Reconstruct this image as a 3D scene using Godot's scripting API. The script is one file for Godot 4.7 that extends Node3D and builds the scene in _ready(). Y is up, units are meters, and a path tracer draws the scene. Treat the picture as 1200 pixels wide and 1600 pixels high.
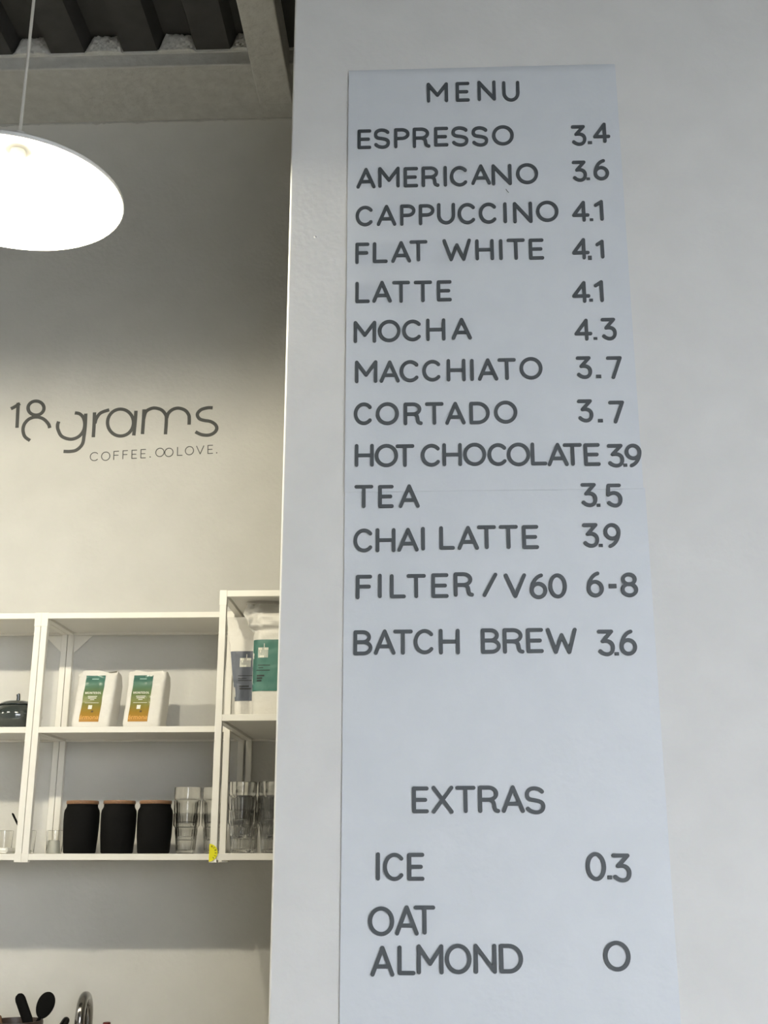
extends Node3D
# A coffee bar: menu sheet on a white wall in front, and behind it a wall with logo, hung shelf frames and a pendant lamp.
# Metres, y up, floor at 0. The menu wall faces +z at z = -2.18, the back wall at z = -3.9.

var M := {}
var used := {}
var rng := RandomNumberGenerator.new()

const MENU_LINES = [
	["MENU", [-124, 2075.4, 46.1, 49, -61.2, 2075.5, 30.1, 48.9, -13.8, 2076.3, 39.5, 49.9, 39.9, 2072.6, 37.2, 51.1]],
	["ESPRESSO", [-274.5, 1962.5, 29.6, 47.8, -239.1, 1962.5, 34.6, 49.4, -195.6, 1963, 33.2, 48.4, -155.6, 1962.5, 37.8, 49.3, -109.5, 1964.6, 30.3, 47.7, -72, 1963.6, 35.8, 49.3, -28.8, 1962.5, 34.9, 49.3, 14.7, 1963.7, 46.4, 49.2]],
	["3.4", [183.6, 1959.6, 31.6, 49.1, 218.2, 1962.1, 8.7, 6.9, 229.8, 1964.6, 36.5, 48.8]],
	["AMERICANO", [-276.1, 1866.1, 40.8, 49, -229.5, 1867.1, 45.7, 49.3, -175.4, 1866.6, 30.6, 48.3, -137.1, 1866.5, 37.6, 48.9, -90.8, 1866.7, 7.6, 48.9, -77.1, 1866, 38.9, 48.8, -32.1, 1869.2, 41.3, 48.5, 11.4, 1866.9, 42.1, 50.3, 63, 1868.4, 46.6, 49.7]],
	["3.6", [181.6, 1872.2, 30.5, 49.3, 210.6, 1874.9, 7.5, 5.6, 226.5, 1873.6, 32.4, 50.3]],
	["CAPPUCCINO", [-277.4, 1775.6, 38.5, 48, -232.6, 1775.8, 41.1, 48.9, -183.4, 1775.4, 32.4, 49.4, -143.9, 1775.7, 32.9, 48.8, -105.3, 1776.3, 37.7, 50, -62.4, 1775.7, 39, 49.6, -18, 1775.9, 39, 49.3, 33.1, 1776.6, 8.1, 48.4, 53.8, 1775.8, 40.2, 49.3, 101.7, 1777.3, 46.9, 49.5]],
	["4.1", [176.6, 1776.1, 36.1, 48.6, 212.8, 1777.1, 7.2, 6, 222.9, 1777.9, 19.2, 47.9]],
	["FLAT WHITE", [-277.3, 1687.6, 29.3, 48.8, -240.5, 1688.9, 30.8, 47.9, -202.2, 1688.9, 41.2, 49.3, -164.2, 1691.1, 37.4, 48.4, -95.2, 1690.4, 59.2, 50.5, -27.1, 1690.9, 38.3, 48, 21.8, 1690.5, 8, 47.7, 38.1, 1690.5, 37.7, 48.6, 83.8, 1689.9, 30.8, 48.3]],
	["4.1", [172.6, 1688.5, 36, 48.5, 204.6, 1686.7, 7.9, 9.5, 221.5, 1689.8, 17.2, 42.5]],
	["LATTE", [-276.7, 1597.8, 30, 47.8, -241.6, 1597.9, 40.3, 48.9, -200.5, 1597.1, 36.8, 48.9, -155.8, 1597.7, 37.6, 48, -108.4, 1598.3, 30.4, 47.4]],
	["4.1", [168.1, 1589.5, 36.9, 48.5, 202.4, 1591.7, 7.6, 6.4, 213.4, 1590.8, 18.8, 48.5]],
	["MOCHA", [-279.5, 1508.1, 46.2, 48.5, -229.6, 1508.9, 45.9, 49.3, -180.2, 1510.1, 40.6, 47.6, -131.3, 1510.6, 39.2, 48.7, -79.5, 1511.7, 41, 48.1]],
	["4.3", [168.9, 1505.3, 36, 47.8, 206.9, 1506.6, 7.5, 5.4, 223.3, 1505.8, 30.7, 48.4]],
	["MACCHIATO", [-276.2, 1420, 45.5, 48.6, -226.1, 1420.1, 40.5, 47.7, -185.6, 1420.2, 40.4, 47.7, -140, 1420.9, 38.8, 46.8, -90.8, 1420.7, 38, 48.2, -44.3, 1421, 8.8, 47.3, -28.3, 1421, 40.7, 48.1, 11.7, 1421.8, 36.8, 47, 55.5, 1421.9, 46, 48.6]],
	["3.7", [168.9, 1422.6, 31.3, 47.7, 207.6, 1422.7, 10.2, 7.2, 229.3, 1420.5, 31.4, 48.8]],
	["CORTADO", [-277.9, 1329.5, 38.6, 47.8, -233.7, 1328.8, 46.2, 48.3, -178, 1328.1, 37.7, 47.7, -135.5, 1328.3, 37.1, 47.4, -95.3, 1327.9, 40.4, 47.9, -47, 1327.8, 40.3, 47.6, 1.7, 1328.4, 46.3, 48.4]],
	["3.7", [167.1, 1329.6, 30.9, 47.5, 206.5, 1328.1, 9.6, 7.1, 228.4, 1325.7, 31.3, 47.6]],
	["HOT CHOCOLATE", [-275.2, 1241.7, 37.6, 47.3, -235.5, 1240.3, 46, 48.1, -194.6, 1240.4, 37.3, 46.7, -144.5, 1240.2, 40, 47.2, -101.9, 1240.8, 38.2, 47.4, -61.2, 1240.5, 45.2, 47.9, -13.3, 1239.9, 39.6, 47.1, 24.5, 1238.8, 45.8, 48.7, 71.6, 1240.1, 31.4, 47.3, 103.8, 1238.1, 41.2, 47.8, 134.6, 1238.5, 37.4, 46.4, 175.2, 1237.5, 31.8, 46.9]],
	["3.9", [220.7, 1234.7, 32.5, 47.4, 251, 1235, 7.5, 6.4, 255.2, 1233.8, 32.2, 48.4]],
	["TEA", [-275.6, 1157.1, 37.2, 46.8, -228.6, 1156.6, 30.1, 46.8, -188.6, 1156.3, 40.9, 47.8]],
	["3.5", [165.5, 1154.9, 31.5, 47.5, 194.9, 1154.2, 7.2, 6.2, 214.3, 1153.6, 30.9, 47]],
	["CHAI LATTE", [-276.7, 1067.6, 39.1, 47.4, -233.4, 1067.7, 38.3, 47.6, -191.2, 1068.5, 40.7, 47, -146.2, 1070.3, 8.7, 46.8, -110.3, 1071.3, 29.5, 46.8, -75.4, 1070.7, 41, 47.5, -37.3, 1071.8, 36.3, 47.2, 4.5, 1071.7, 36.7, 47.4, 49.1, 1071.2, 31.5, 47.4]],
	["3.9", [164.8, 1073.6, 31.2, 47.6, 195.2, 1073.7, 7.3, 6.1, 205.3, 1071.7, 32.3, 49.1]],
	["FILTER/V60", [-271.3, 975.3, 31, 47.5, -229.3, 977.3, 8.1, 47.3, -206, 976.5, 30.2, 47, -174.3, 976.7, 37, 46.7, -127, 976.6, 32.8, 47.9, -84.1, 978.7, 37.9, 47.4, -29.7, 977.5, 28.8, 47.1, 11.8, 975.4, 41.9, 47.5, 60.4, 972.8, 32.6, 49.5, 95.7, 973.7, 34.7, 48.5]],
	["6-8", [167.9, 975.4, 32, 49.7, 209.6, 992.5, 14.5, 8.5, 231.8, 975.1, 32.6, 47.6]],
	["BATCH BREW", [-275.2, 867.4, 36.1, 47.7, -236.4, 868.3, 40.7, 48.1, -200.1, 868.4, 37, 47.4, -161.4, 868.8, 39.4, 47.8, -113.8, 868.3, 39.1, 48.3, -34.9, 869, 36.8, 48, 6.2, 868.9, 39.6, 48.2, 50, 869.9, 31.9, 47, 87.4, 867.9, 57.5, 49.1]],
	["3.6", [182.4, 864, 32, 49, 213, 864.1, 8.3, 6.3, 223.7, 863.7, 31.9, 48.9]],
	["EXTRAS", [-166.5, 579.5, 30.2, 47.2, -131, 578.6, 39.5, 49.4, -88, 579.7, 36.8, 48, -46.9, 579.9, 39.1, 48.2, -4.6, 579.9, 41.3, 48.5, 37.8, 577.6, 35.8, 49]],
	["ICE", [-232.7, 463.4, 9.2, 48.6, -219.2, 462.6, 39, 48.5, -175.6, 463.1, 30.3, 47.9]],
	["0.3", [141.1, 462.9, 35.7, 49.4, 178.4, 465.8, 7.7, 6.9, 187.6, 461.7, 33.3, 48.1]],
	["OAT", [-245.5, 370.3, 46.2, 49.7, -197.9, 371.5, 41.6, 50.3, -164.8, 373.1, 37.9, 48.6]],
	["ALMOND", [-240.8, 304, 41.5, 50.4, -193.6, 306.5, 31.1, 48.6, -160, 307.9, 46.5, 49.3, -111, 308.4, 46.4, 49.8, -60.6, 309.3, 39.6, 49, -16.3, 309.7, 41.2, 48.7]],
	["O", [164.3, 313.7, 46.7, 50.2]],
]
const LOGO_GLYPHS = [
	["one", [[-408.5, 320.8, -393, 329.6, -377.4, 341.3], [-383.7, 343.7, -382.3, 313.7, -379.4, 246.6]]],
	["eight", [[-318.7, 349.4, -325.4, 348.8, -331.6, 346.7, -337, 343.3, -341.3, 338.8, -344.2, 333.3, -345.6, 327.2, -345.5, 320.9, -343.7, 314.6, -340.5, 308.8, -336, 303.6, -330.4, 299.5, -324.1, 296.5, -317.4, 295, -310.6, 294.9, -304.1, 296.2, -298.2, 299, -293.4, 303, -289.7, 308, -287.5, 313.8, -286.9, 320, -287.8, 326.3, -290.3, 332.5, -294.1, 338, -299.2, 342.7, -305.2, 346.3, -311.8, 348.6], [-259.3, 244.1, -265.1, 259.1, -284.4, 278.7, -309.8, 287.2, -335.7, 281.3, -352.4, 262.9, -356.6, 238.9, -347.9, 212.9, -327.5, 196.8]]],
	["letter_g", [[-228.3, 268.5, -231.5, 255.6, -228.2, 237, -212.1, 211, -179.8, 199.8, -152.5, 208.3, -135.6, 230.2, -132.4, 257.8, -139.4, 282.1, -153.9, 297.2, -171.8, 301.2], [-131.8, 297.6, -130.1, 250.4, -131.5, 213.5, -135.3, 180.5, -153.9, 158.8, -176.1, 153.2, -201.6, 153.6]]],
	["letter_r", [[-99.8, 301.9, -98.1, 253.6, -97.5, 206.4], [-95.7, 259.2, -91.1, 279.5, -76.8, 299.7, -46.7, 311.2]]],
	["letter_a", [[-5.6, 313.2, -14, 312.5, -22, 310.1, -29.4, 306.2, -35.9, 300.8, -41.4, 294.1, -45.5, 286.4, -48.3, 277.8, -49.5, 268.8, -49.3, 259.5, -47.5, 250.3, -44.3, 241.4, -39.7, 233.2, -33.9, 225.8, -27.2, 219.7, -19.6, 214.8, -11.5, 211.4, -3, 209.7, 5.4, 209.6, 13.6, 211.1, 21.3, 214.2, 28.3, 218.9, 34.2, 224.9, 39.1, 232, 42.5, 240.1, 44.6, 248.9, 45.2, 258.1, 44.2, 267.4, 41.8, 276.5, 37.9, 285.1, 32.7, 293, 26.5, 299.8, 19.2, 305.4, 11.3, 309.6, 3, 312.2], [51.4, 306, 50.9, 262.6, 49.2, 210.9]]],
	["letter_m", [[80.5, 311.1, 80.8, 265.8, 80.3, 215.6], [81, 273.2, 87.4, 301, 104.2, 313, 122.3, 315.3, 144.8, 307.6, 159.7, 290.6, 164.2, 272, 163.9, 213.7], [165.1, 275.7, 170, 294.2, 185, 308.8, 206.5, 313.7, 230.7, 305.1, 244.4, 287.5, 247.3, 270.8, 247.7, 249.7]]],
	["letter_s", [[330.5, 313.3, 312.4, 313.6, 289.9, 307.2, 277.6, 294.4, 277.1, 282.2, 286.4, 270.2, 304.1, 264.4, 325.1, 260.4, 342.3, 249, 348.8, 234.2, 342.5, 219.6, 327.3, 209.9, 310, 208, 290.8, 211.9, 272.3, 221.7]]],
]
const LOGO_SMALL = ["COFFEE." + "OO" + "LOVE.", [-103.9, 114.9, 31.3, 33.9, -63.3, 115.4, 33, 34.6, -19, 118.6, 20.1, 33.9, 13.8, 121, 19.1, 33.5, 46, 122, 19.8, 33.9, 78.5, 123.4, 19.4, 34.6, 111.4, 126, 4.2, 4.4, 132, 127.3, 32.6, 34.6, 164.5, 126.9, 32.5, 34.6, 210, 131.1, 19.7, 33.5, 238.3, 132.5, 32.2, 34.2, 278.6, 135.2, 28.7, 33.1, 319.3, 136.9, 19.7, 33.5, 350.3, 138.4, 4.1, 4.4]]

# ---------------------------------------------------------------- scene
const WINDOW_SILL := .35
const WINDOW_HEAD := 3.7
const LAMP_COLOR := Color(1.0, .965, .865)
const LAMP_ENERGY := 1.08
const SKY_ENERGY := 3.65
const EXPOSURE := 1.0

func _ready() -> void:
	rng.seed = 7
	var cam := Camera3D.new()
	cam.name = "camera"
	cam.position = Vector3(0, 1.5, 0)
	cam.rotation_degrees = Vector3(16.6, 2.2, 0)
	cam.fov = 47.46
	cam.near = .05
	add_child(cam)
	cam.current = true
	var sky_mat := ProceduralSkyMaterial.new()
	sky_mat.sky_top_color = Color(.78, .80, .83)
	sky_mat.sky_horizon_color = Color(.86, .872, .892)
	sky_mat.ground_horizon_color = Color(.55, .57, .58)
	sky_mat.ground_bottom_color = Color(.40, .40, .40)
	sky_mat.sky_energy_multiplier = SKY_ENERGY
	sky_mat.ground_energy_multiplier = SKY_ENERGY
	var sky := Sky.new()
	sky.sky_material = sky_mat
	var env := Environment.new()
	env.background_mode = Environment.BG_SKY
	env.sky = sky
	env.tonemap_mode = Environment.TONE_MAPPER_LINEAR
	env.tonemap_exposure = EXPOSURE
	env.sdfgi_enabled = true
	env.ssao_enabled = true
	env.ssil_enabled = true
	var we := WorldEnvironment.new()
	we.name = "environment"
	we.environment = env
	add_child(we)

	make_materials()
	M.bulb = mat(Color(1, 1, 1), .4)
	M.bulb.emission_enabled = true
	M.bulb.emission = Color(1.0, .97, .90)
	M.bulb.emission_energy_multiplier = 3.0
	build_shell()
	var left := build_frame("white metal shelf frame holding the glazed pot and white tray", -1.8285, -1.2285, -3.6)
	var mid := build_frame("white metal shelf frame holding black canisters and coffee bags", -1.2265, -.612, -3.6)
	var deep := build_frame("deep white metal shelf frame with yellow sticker beside the menu wall", -.6045, -.0045, -3.3)
	build_menu()
	build_logo()
	build_pendant(Vector3(-.871, 2.831, -2.15), "white enamel pendant lamp with lit bulb hanging beside the menu wall")
	build_pendant(Vector3(-1.97, 2.831, -2.15), "white enamel pendant lamp with lit bulb over the middle of the counter")
	build_pendant(Vector3(-3.07, 2.831, -2.15), "white enamel pendant lamp with lit bulb at the far end of the row")
	build_shelf_things()
	build_sticker(deep)
	build_counter()
	build_bounce_bar()

# ---------------------------------------------------------------- naming
func numbered(called: String) -> String:
	var n: int = used.get(called, 0)
	used[called] = n + 1
	return called if n == 0 else "%s_%03d" % [called, n]

func thing(called: String, label: String, category: String, at := Vector3.ZERO, group := "") -> Node3D:
	var o := Node3D.new()
	o.name = numbered(called)
	add_child(o)
	o.position = at
	o.set_meta("label", label)
	o.set_meta("category", category)
	if group:
		o.set_meta("group", group)
	return o

func part(called: String, mesh: Mesh, m: Material, parent: Node, at := Vector3.ZERO, label := "") -> MeshInstance3D:
	var o := MeshInstance3D.new()
	o.name = called
	o.mesh = mesh
	o.material_override = m
	o.cast_shadow = GeometryInstance3D.SHADOW_CASTING_SETTING_ON
	parent.add_child(o, true)
	o.position = at
	if label:
		o.set_meta("label", label)
	return o

func struct(called: String, mesh: Mesh, m: Material, at := Vector3.ZERO, label := "", category := "") -> MeshInstance3D:
	var o := part(numbered(called), mesh, m, self, at, label)
	o.set_meta("kind", "structure")
	if category:
		o.set_meta("category", category)
	return o

# ---------------------------------------------------------------- meshes
func tri(st: SurfaceTool, a: Vector3, b: Vector3, c: Vector3, na: Vector3, nb: Vector3, nc: Vector3, ua := Vector2.ZERO, ub := Vector2.ZERO, uc := Vector2.ZERO) -> void:
	var flip := (b - a).cross(c - a).dot(na + nb + nc) > 0.0      # front faces run clockwise
	st.set_normal(na); st.set_uv(ua); st.add_vertex(a)
	if flip:
		st.set_normal(nc); st.set_uv(uc); st.add_vertex(c)
		st.set_normal(nb); st.set_uv(ub); st.add_vertex(b)
	else:
		st.set_normal(nb); st.set_uv(ub); st.add_vertex(b)
		st.set_normal(nc); st.set_uv(uc); st.add_vertex(c)

func quad(st: SurfaceTool, a: Vector3, b: Vector3, c: Vector3, d: Vector3, n: Vector3) -> void:
	tri(st, a, b, c, n, n, n)
	tri(st, a, c, d, n, n, n)

func start() -> SurfaceTool:
	var st := SurfaceTool.new()
	st.begin(Mesh.PRIMITIVE_TRIANGLES)
	return st

# box with rounded edges, centred at c
func add_rbox(st: SurfaceTool, c: Vector3, s: Vector3, r := 0.001) -> void:
	var h := s * 0.5
	r = minf(r, minf(h.x, minf(h.y, h.z)) * 0.95)
	var k := h - Vector3(r, r, r)
	for axis in 3:
		for side in [-1.0, 1.0]:
			var u := (axis + 1) % 3
			var v := (axis + 2) % 3
			var us := [-h[u], -k[u], k[u], h[u]]
			var vs := [-h[v], -k[v], k[v], h[v]]
			var ps := []
			var ns := []
			for i in 4:
				for j in 4:
					var p := Vector3.ZERO
					p[axis] = side * h[axis]
					p[u] = us[i]
					p[v] = vs[j]
					var q := p.clamp(-k, k)
					var n := (p - q).normalized()
					ps.append(c + q + n * r)
					ns.append(n)
			for i in 3:
				for j in 3:
					var a := i * 4 + j
					tri(st, ps[a], ps[a + 4], ps[a + 5], ns[a], ns[a + 4], ns[a + 5])
					tri(st, ps[a], ps[a + 5], ps[a + 1], ns[a], ns[a + 5], ns[a + 1])

func rbox(s: Vector3, r := 0.001, c := Vector3.ZERO) -> ArrayMesh:
	var st := start()
	add_rbox(st, c, s, r)
	return st.commit()

func add_box(st: SurfaceTool, a: Vector3, b: Vector3) -> void:
	var lo := a.min(b)
	var hi := a.max(b)
	for axis in 3:
		var u := (axis + 1) % 3
		var v := (axis + 2) % 3
		for side in [0, 1]:
			var p := []
			for uv in [[0, 0], [1, 0], [1, 1], [0, 1]]:
				var q := Vector3.ZERO
				q[axis] = hi[axis] if side else lo[axis]
				q[u] = hi[u] if uv[0] else lo[u]
				q[v] = hi[v] if uv[1] else lo[v]
				p.append(q)
			var n := Vector3.ZERO
			n[axis] = 1.0 if side else -1.0
			quad(st, p[0], p[1], p[2], p[3], n)

func box(a: Vector3, b: Vector3) -> ArrayMesh:
	var st := start()
	add_box(st, a, b)
	return st.commit()

# profile: [r, y] pairs walked with the solid on the left-hand side (outside going up), flutes: ribs round the wall
func add_lathe(st: SurfaceTool, prof: Array, segs := 40, c := Vector3.ZERO, flutes := 0, flute_depth := 0.0, flute_rows := Vector2(0, 0)) -> void:
	var n := prof.size()
	var seg_n := []
	for i in n - 1:
		var d := Vector2(prof[i + 1][0] - prof[i][0], prof[i + 1][1] - prof[i][1]).normalized()
		seg_n.append(Vector2(d.y, -d.x))
	for i in n - 1:
		var n0: Vector2 = seg_n[i]
		var n1: Vector2 = seg_n[i]
		if i > 0 and seg_n[i].dot(seg_n[i - 1]) > 0.75:
			n0 = (seg_n[i] + seg_n[i - 1]).normalized()
		if i < n - 2 and seg_n[i].dot(seg_n[i + 1]) > 0.75:
			n1 = (seg_n[i] + seg_n[i + 1]).normalized()
		for s in segs:
			var a0 := TAU * s / segs
			var a1 := TAU * (s + 1) / segs
			var v := []
			var vn := []
			for e in [[i, a0, n0], [i, a1, n0], [i + 1, a1, n1], [i + 1, a0, n1]]:
				var pr = prof[e[0]]
				var r: float = pr[0]
				var nn: Vector2 = e[2]
				var a: float = e[1]
				var side := 0.0
				if flutes > 0 and pr[1] > flute_rows.x and pr[1] < flute_rows.y and pr.size() > 2:
					r += flute_depth * cos(a * flutes)
					side = flute_depth * flutes * sin(a * flutes) / maxf(r, 0.001) * signf(nn.x)
				var radial := Vector3(cos(a), 0, sin(a))
				var tang := Vector3(-sin(a), 0, cos(a))
				v.append(c + radial * r + Vector3.UP * pr[1])
				vn.append((radial * nn.x + Vector3.UP * nn.y + tang * side).normalized())
			if prof[i][0] > 1e-6:
				tri(st, v[0], v[1], v[2], vn[0], vn[1], vn[2])
			if prof[i + 1][0] > 1e-6:
				tri(st, v[0], v[2], v[3], vn[0], vn[2], vn[3])

func lathe(prof: Array, segs := 40) -> ArrayMesh:
	var st := start()
	add_lathe(st, prof, segs)
	return st.commit()

# round tube along points, radius per point (or one), ends closed
func add_tube(st: SurfaceTool, pts: Array, radii: Array, segs := 16, flat := 1.0) -> void:
	var n := pts.size()
	var rings := []
	var norms := []
	var up := Vector3.UP
	var t0: Vector3 = (pts[1] - pts[0]).normalized()
	if absf(t0.dot(up)) > 0.9:
		up = Vector3.BACK
	for i in n:
		var t: Vector3 = (pts[mini(i + 1, n - 1)] - pts[maxi(i - 1, 0)]).normalized()
		var x := up.cross(t).normalized()
		var y := t.cross(x).normalized()
		up = y
		var r: float = radii[mini(i, radii.size() - 1)]
		var ring := []
		var nr := []
		for s in segs:
			var a := TAU * s / segs
			var dir := x * cos(a) + y * sin(a) * flat
			ring.append(pts[i] + dir * r)
			nr.append((x * cos(a) * flat + y * sin(a)).normalized())
		rings.append(ring)
		norms.append(nr)
	for i in n - 1:
		for s in segs:
			var e := (s + 1) % segs
			tri(st, rings[i][s], rings[i][e], rings[i + 1][e], norms[i][s], norms[i][e], norms[i + 1][e])
			tri(st, rings[i][s], rings[i + 1][e], rings[i + 1][s], norms[i][s], norms[i + 1][e], norms[i + 1][s])
	for e in [0, n - 1]:
		var nn: Vector3 = (pts[0] - pts[1]).normalized() if e == 0 else (pts[n - 1] - pts[n - 2]).normalized()
		for s in segs:
			tri(st, pts[e], rings[e][s], rings[e][(s + 1) % segs], nn, nn, nn)

func tube(pts: Array, radii: Array, segs := 16, flat := 1.0) -> ArrayMesh:
	var st := start()
	add_tube(st, pts, radii, segs, flat)
	return st.commit()

# ---------------------------------------------------------------- cut-out lettering
# a stroke of constant width along a polyline in the xy plane, from z = 0 to z = depth
func add_stroke(st: SurfaceTool, pts: Array, width: float, depth: float, closed := false, round_ends := true) -> void:
	var n := pts.size()
	var h := width * 0.5
	var left := []
	var right := []
	for i in n:
		var a: Vector2 = pts[(i - 1 + n) % n] if closed or i > 0 else pts[i]
		var b: Vector2 = pts[(i + 1) % n] if closed or i < n - 1 else pts[i]
		var t := (b - a).normalized()
		var nn := Vector2(-t.y, t.x)
		left.append(pts[i] + nn * h)
		right.append(pts[i] - nn * h)
	var zf := Vector3(0, 0, depth)
	var last := n if closed else n - 1
	for i in last:
		var j := (i + 1) % n
		var l0 := Vector3(left[i].x, left[i].y, 0)
		var l1 := Vector3(left[j].x, left[j].y, 0)
		var r0 := Vector3(right[i].x, right[i].y, 0)
		var r1 := Vector3(right[j].x, right[j].y, 0)
		quad(st, l0 + zf, l1 + zf, r1 + zf, r0 + zf, Vector3.BACK)
		var nl: Vector2 = (left[i] - right[i]).normalized()
		var nl2: Vector2 = (left[j] - right[j]).normalized()
		var a3 := Vector3(nl.x, nl.y, 0)
		var b3 := Vector3(nl2.x, nl2.y, 0)
		tri(st, l0, l1, l1 + zf, a3, b3, b3)
		tri(st, l0, l1 + zf, l0 + zf, a3, b3, a3)
		tri(st, r0, r1, r1 + zf, -a3, -b3, -b3)
		tri(st, r0, r1 + zf, r0 + zf, -a3, -b3, -a3)
	if closed:
		return
	for e in [0, n - 1]:
		var t: Vector2 = (pts[0] - pts[1]).normalized() if e == 0 else (pts[n - 1] - pts[n - 2]).normalized()
		var nn := Vector2(-t.y, t.x)
		var steps := 8 if round_ends else 1
		var ps := []
		for k in steps + 1:
			var a := PI * k / steps
			ps.append(pts[e] + (nn * cos(a) + t * sin(a)) * h)
		var mid := Vector3(pts[e].x, pts[e].y, depth)
		for k in steps:
			var p0 := Vector3(ps[k].x, ps[k].y, 0)
			var p1 := Vector3(ps[k + 1].x, ps[k + 1].y, 0)
			var m2: Vector2 = ((ps[k] + ps[k + 1]) * 0.5 - pts[e])
			var nm := Vector3(t.x, t.y, 0) if m2.length() < 1e-6 else Vector3(m2.x, m2.y, 0).normalized()
			if round_ends:
				tri(st, mid, p0 + zf, p1 + zf, Vector3.BACK, Vector3.BACK, Vector3.BACK)
			quad(st, p0, p1, p1 + zf, p0 + zf, nm)

func arc(cx: float, cy: float, rx: float, ry: float, a0: float, a1: float, n := 18) -> Array:
	var o := []
	for i in n + 1:
		var a := deg_to_rad(lerpf(a0, a1, float(i) / n))
		o.append(Vector2(cx + rx * cos(a), cy + ry * sin(a)))
	return o

func bez(a: Vector2, b: Vector2, c: Vector2, d: Vector2, n := 14) -> Array:
	var o := []
	for i in n + 1:
		o.append(a.bezier_interpolate(b, c, d, float(i) / n))
	return o

func ln(v: Array) -> Array:
	var o := []
	for i in range(0, v.size(), 2):
		o.append(Vector2(v[i], v[i + 1]))
	return o

# every glyph as strokes in a unit box (y up); [points, closed]
func glyph(ch: String) -> Array:
	match ch:
		"A": return [[ln([0, 0, .5, 1]), false], [ln([.5, 1, 1, 0]), false], [ln([.17, .3, .83, .3]), false]]
		"B": return [[ln([0, 0, 0, 1]), false], [ln([0, 1, .5, 1]) + arc(.5, .765, .4, .235, 90, -90, 12) + ln([0, .53]), false], [ln([0, .53, .53, .53]) + arc(.53, .265, .47, .265, 90, -90, 12) + ln([0, 0]), false]]
		"C": return [[arc(.53, .5, .53, .5, 43, 317, 28), false]]
		"D": return [[ln([0, 0, 0, 1]), false], [ln([0, 1, .38, 1]) + arc(.38, .5, .62, .5, 90, -90, 18) + ln([0, 0]), false]]
		"E": return [[ln([1, 1, 0, 1]), false], [ln([0, 1, 0, 0]), false], [ln([0, 0, 1, 0]), false], [ln([0, .5, .88, .5]), false]]
		"F": return [[ln([1, 1, 0, 1]), false], [ln([0, 1, 0, 0]), false], [ln([0, .52, .9, .52]), false]]
		"H": return [[ln([0, 0, 0, 1]), false], [ln([1, 0, 1, 1]), false], [ln([0, .5, 1, .5]), false]]
		"I": return [[ln([.5, 0, .5, 1]), false]]
		"L": return [[ln([0, 1, 0, 0]), false], [ln([0, 0, 1, 0]), false]]
		"M": return [[ln([0, 0, 0, 1]), false], [ln([0, 1, .5, .33]), false], [ln([.5, .33, 1, 1]), false], [ln([1, 1, 1, 0]), false]]
		"N": return [[ln([0, 0, 0, 1]), false], [ln([0, 1, 1, 0]), false], [ln([1, 0, 1, 1]), false]]
		"O", "0": return [[arc(.5, .5, .5, .5, 0, 350, 35), true]]
		"P": return [[ln([0, 0, 0, 1]), false], [ln([0, 1, .5, 1]) + arc(.5, .74, .5, .26, 90, -90, 14) + ln([0, .48]), false]]
		"R": return [[ln([0, 0, 0, 1]), false], [ln([0, 1, .48, 1]) + arc(.48, .74, .44, .26, 90, -90, 14) + ln([0, .48]), false], [bez(Vector2(.48, .48), Vector2(.98, .46), Vector2(.62, .03), Vector2(1, 0)), false]]
		"S": return [[bez(Vector2(.95, .86), Vector2(.72, 1.06), Vector2(.0, 1.06), Vector2(.0, .74)) + bez(Vector2(.0, .74), Vector2(.0, .5), Vector2(.32, .53), Vector2(.55, .49)).slice(1) + bez(Vector2(.55, .49), Vector2(.8, .45), Vector2(1, .42), Vector2(1, .25)).slice(1) + bez(Vector2(1, .25), Vector2(1, -.07), Vector2(.3, -.08), Vector2(.03, .15)).slice(1), false]]
		"T": return [[ln([0, 1, 1, 1]), false], [ln([.5, 1, .5, 0]), false]]
		"U": return [[ln([0, 1]) + arc(.5, .42, .5, .42, 180, 360, 18) + ln([1, 1]), false]]
		"V": return [[ln([0, 1, .5, 0]), false], [ln([.5, 0, 1, 1]), false]]
		"W": return [[ln([0, 1, .27, 0]), false], [ln([.27, 0, .5, .76]), false], [ln([.5, .76, .77, 0]), false], [ln([.77, 0, 1, 1]), false]]
		"X": return [[ln([0, 1, 1, 0]), false], [ln([0, 0, 1, 1]), false]]
		"/": return [[ln([0, 0, 1, 1]), false]]
		"1": return [[ln([0, .8, 1, 1]), false], [ln([1, 1, 1, 0]), false]]
		"3": return [[ln([0, 1, .93, 1]), false], [ln([.93, 1, .27, .56]), false], [ln([.27, .56]) + bez(Vector2(.27, .56), Vector2(.7, .62), Vector2(1, .5), Vector2(1, .29)).slice(1) + bez(Vector2(1, .29), Vector2(1, -.06), Vector2(.4, -.12), Vector2(.04, .12)).slice(1), false]]
		"4": return [[ln([.72, 0, .72, 1]), false], [ln([.72, 1, 0, .28]), false], [ln([0, .28, 1, .28]), false]]
		"5": return [[ln([.93, 1, .06, 1]), false], [ln([.06, 1, .02, .53]), false], [bez(Vector2(.02, .53), Vector2(.55, .74), Vector2(1, .56), Vector2(1, .3)) + bez(Vector2(1, .3), Vector2(1, -.06), Vector2(.45, -.12), Vector2(.06, .12)).slice(1), false]]
		"6": return [[bez(Vector2(.72, 1), Vector2(.28, .93), Vector2(0, .62), Vector2(0, .31)), false], [arc(.5, .31, .5, .31, 0, 350, 30), true]]
		"9": return [[bez(Vector2(.32, 0), Vector2(.72, .08), Vector2(1, .38), Vector2(1, .68)), false], [arc(.5, .68, .5, .32, 0, 350, 30), true]]
		"7": return [[ln([0, 1, 1, 1]), false], [ln([1, 1, .38, 0]), false]]
		"8": return [[arc(.5, .765, .44, .235, 0, 350, 28), true], [arc(.5, .27, .5, .27, 0, 350, 28), true]]
	return []

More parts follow.
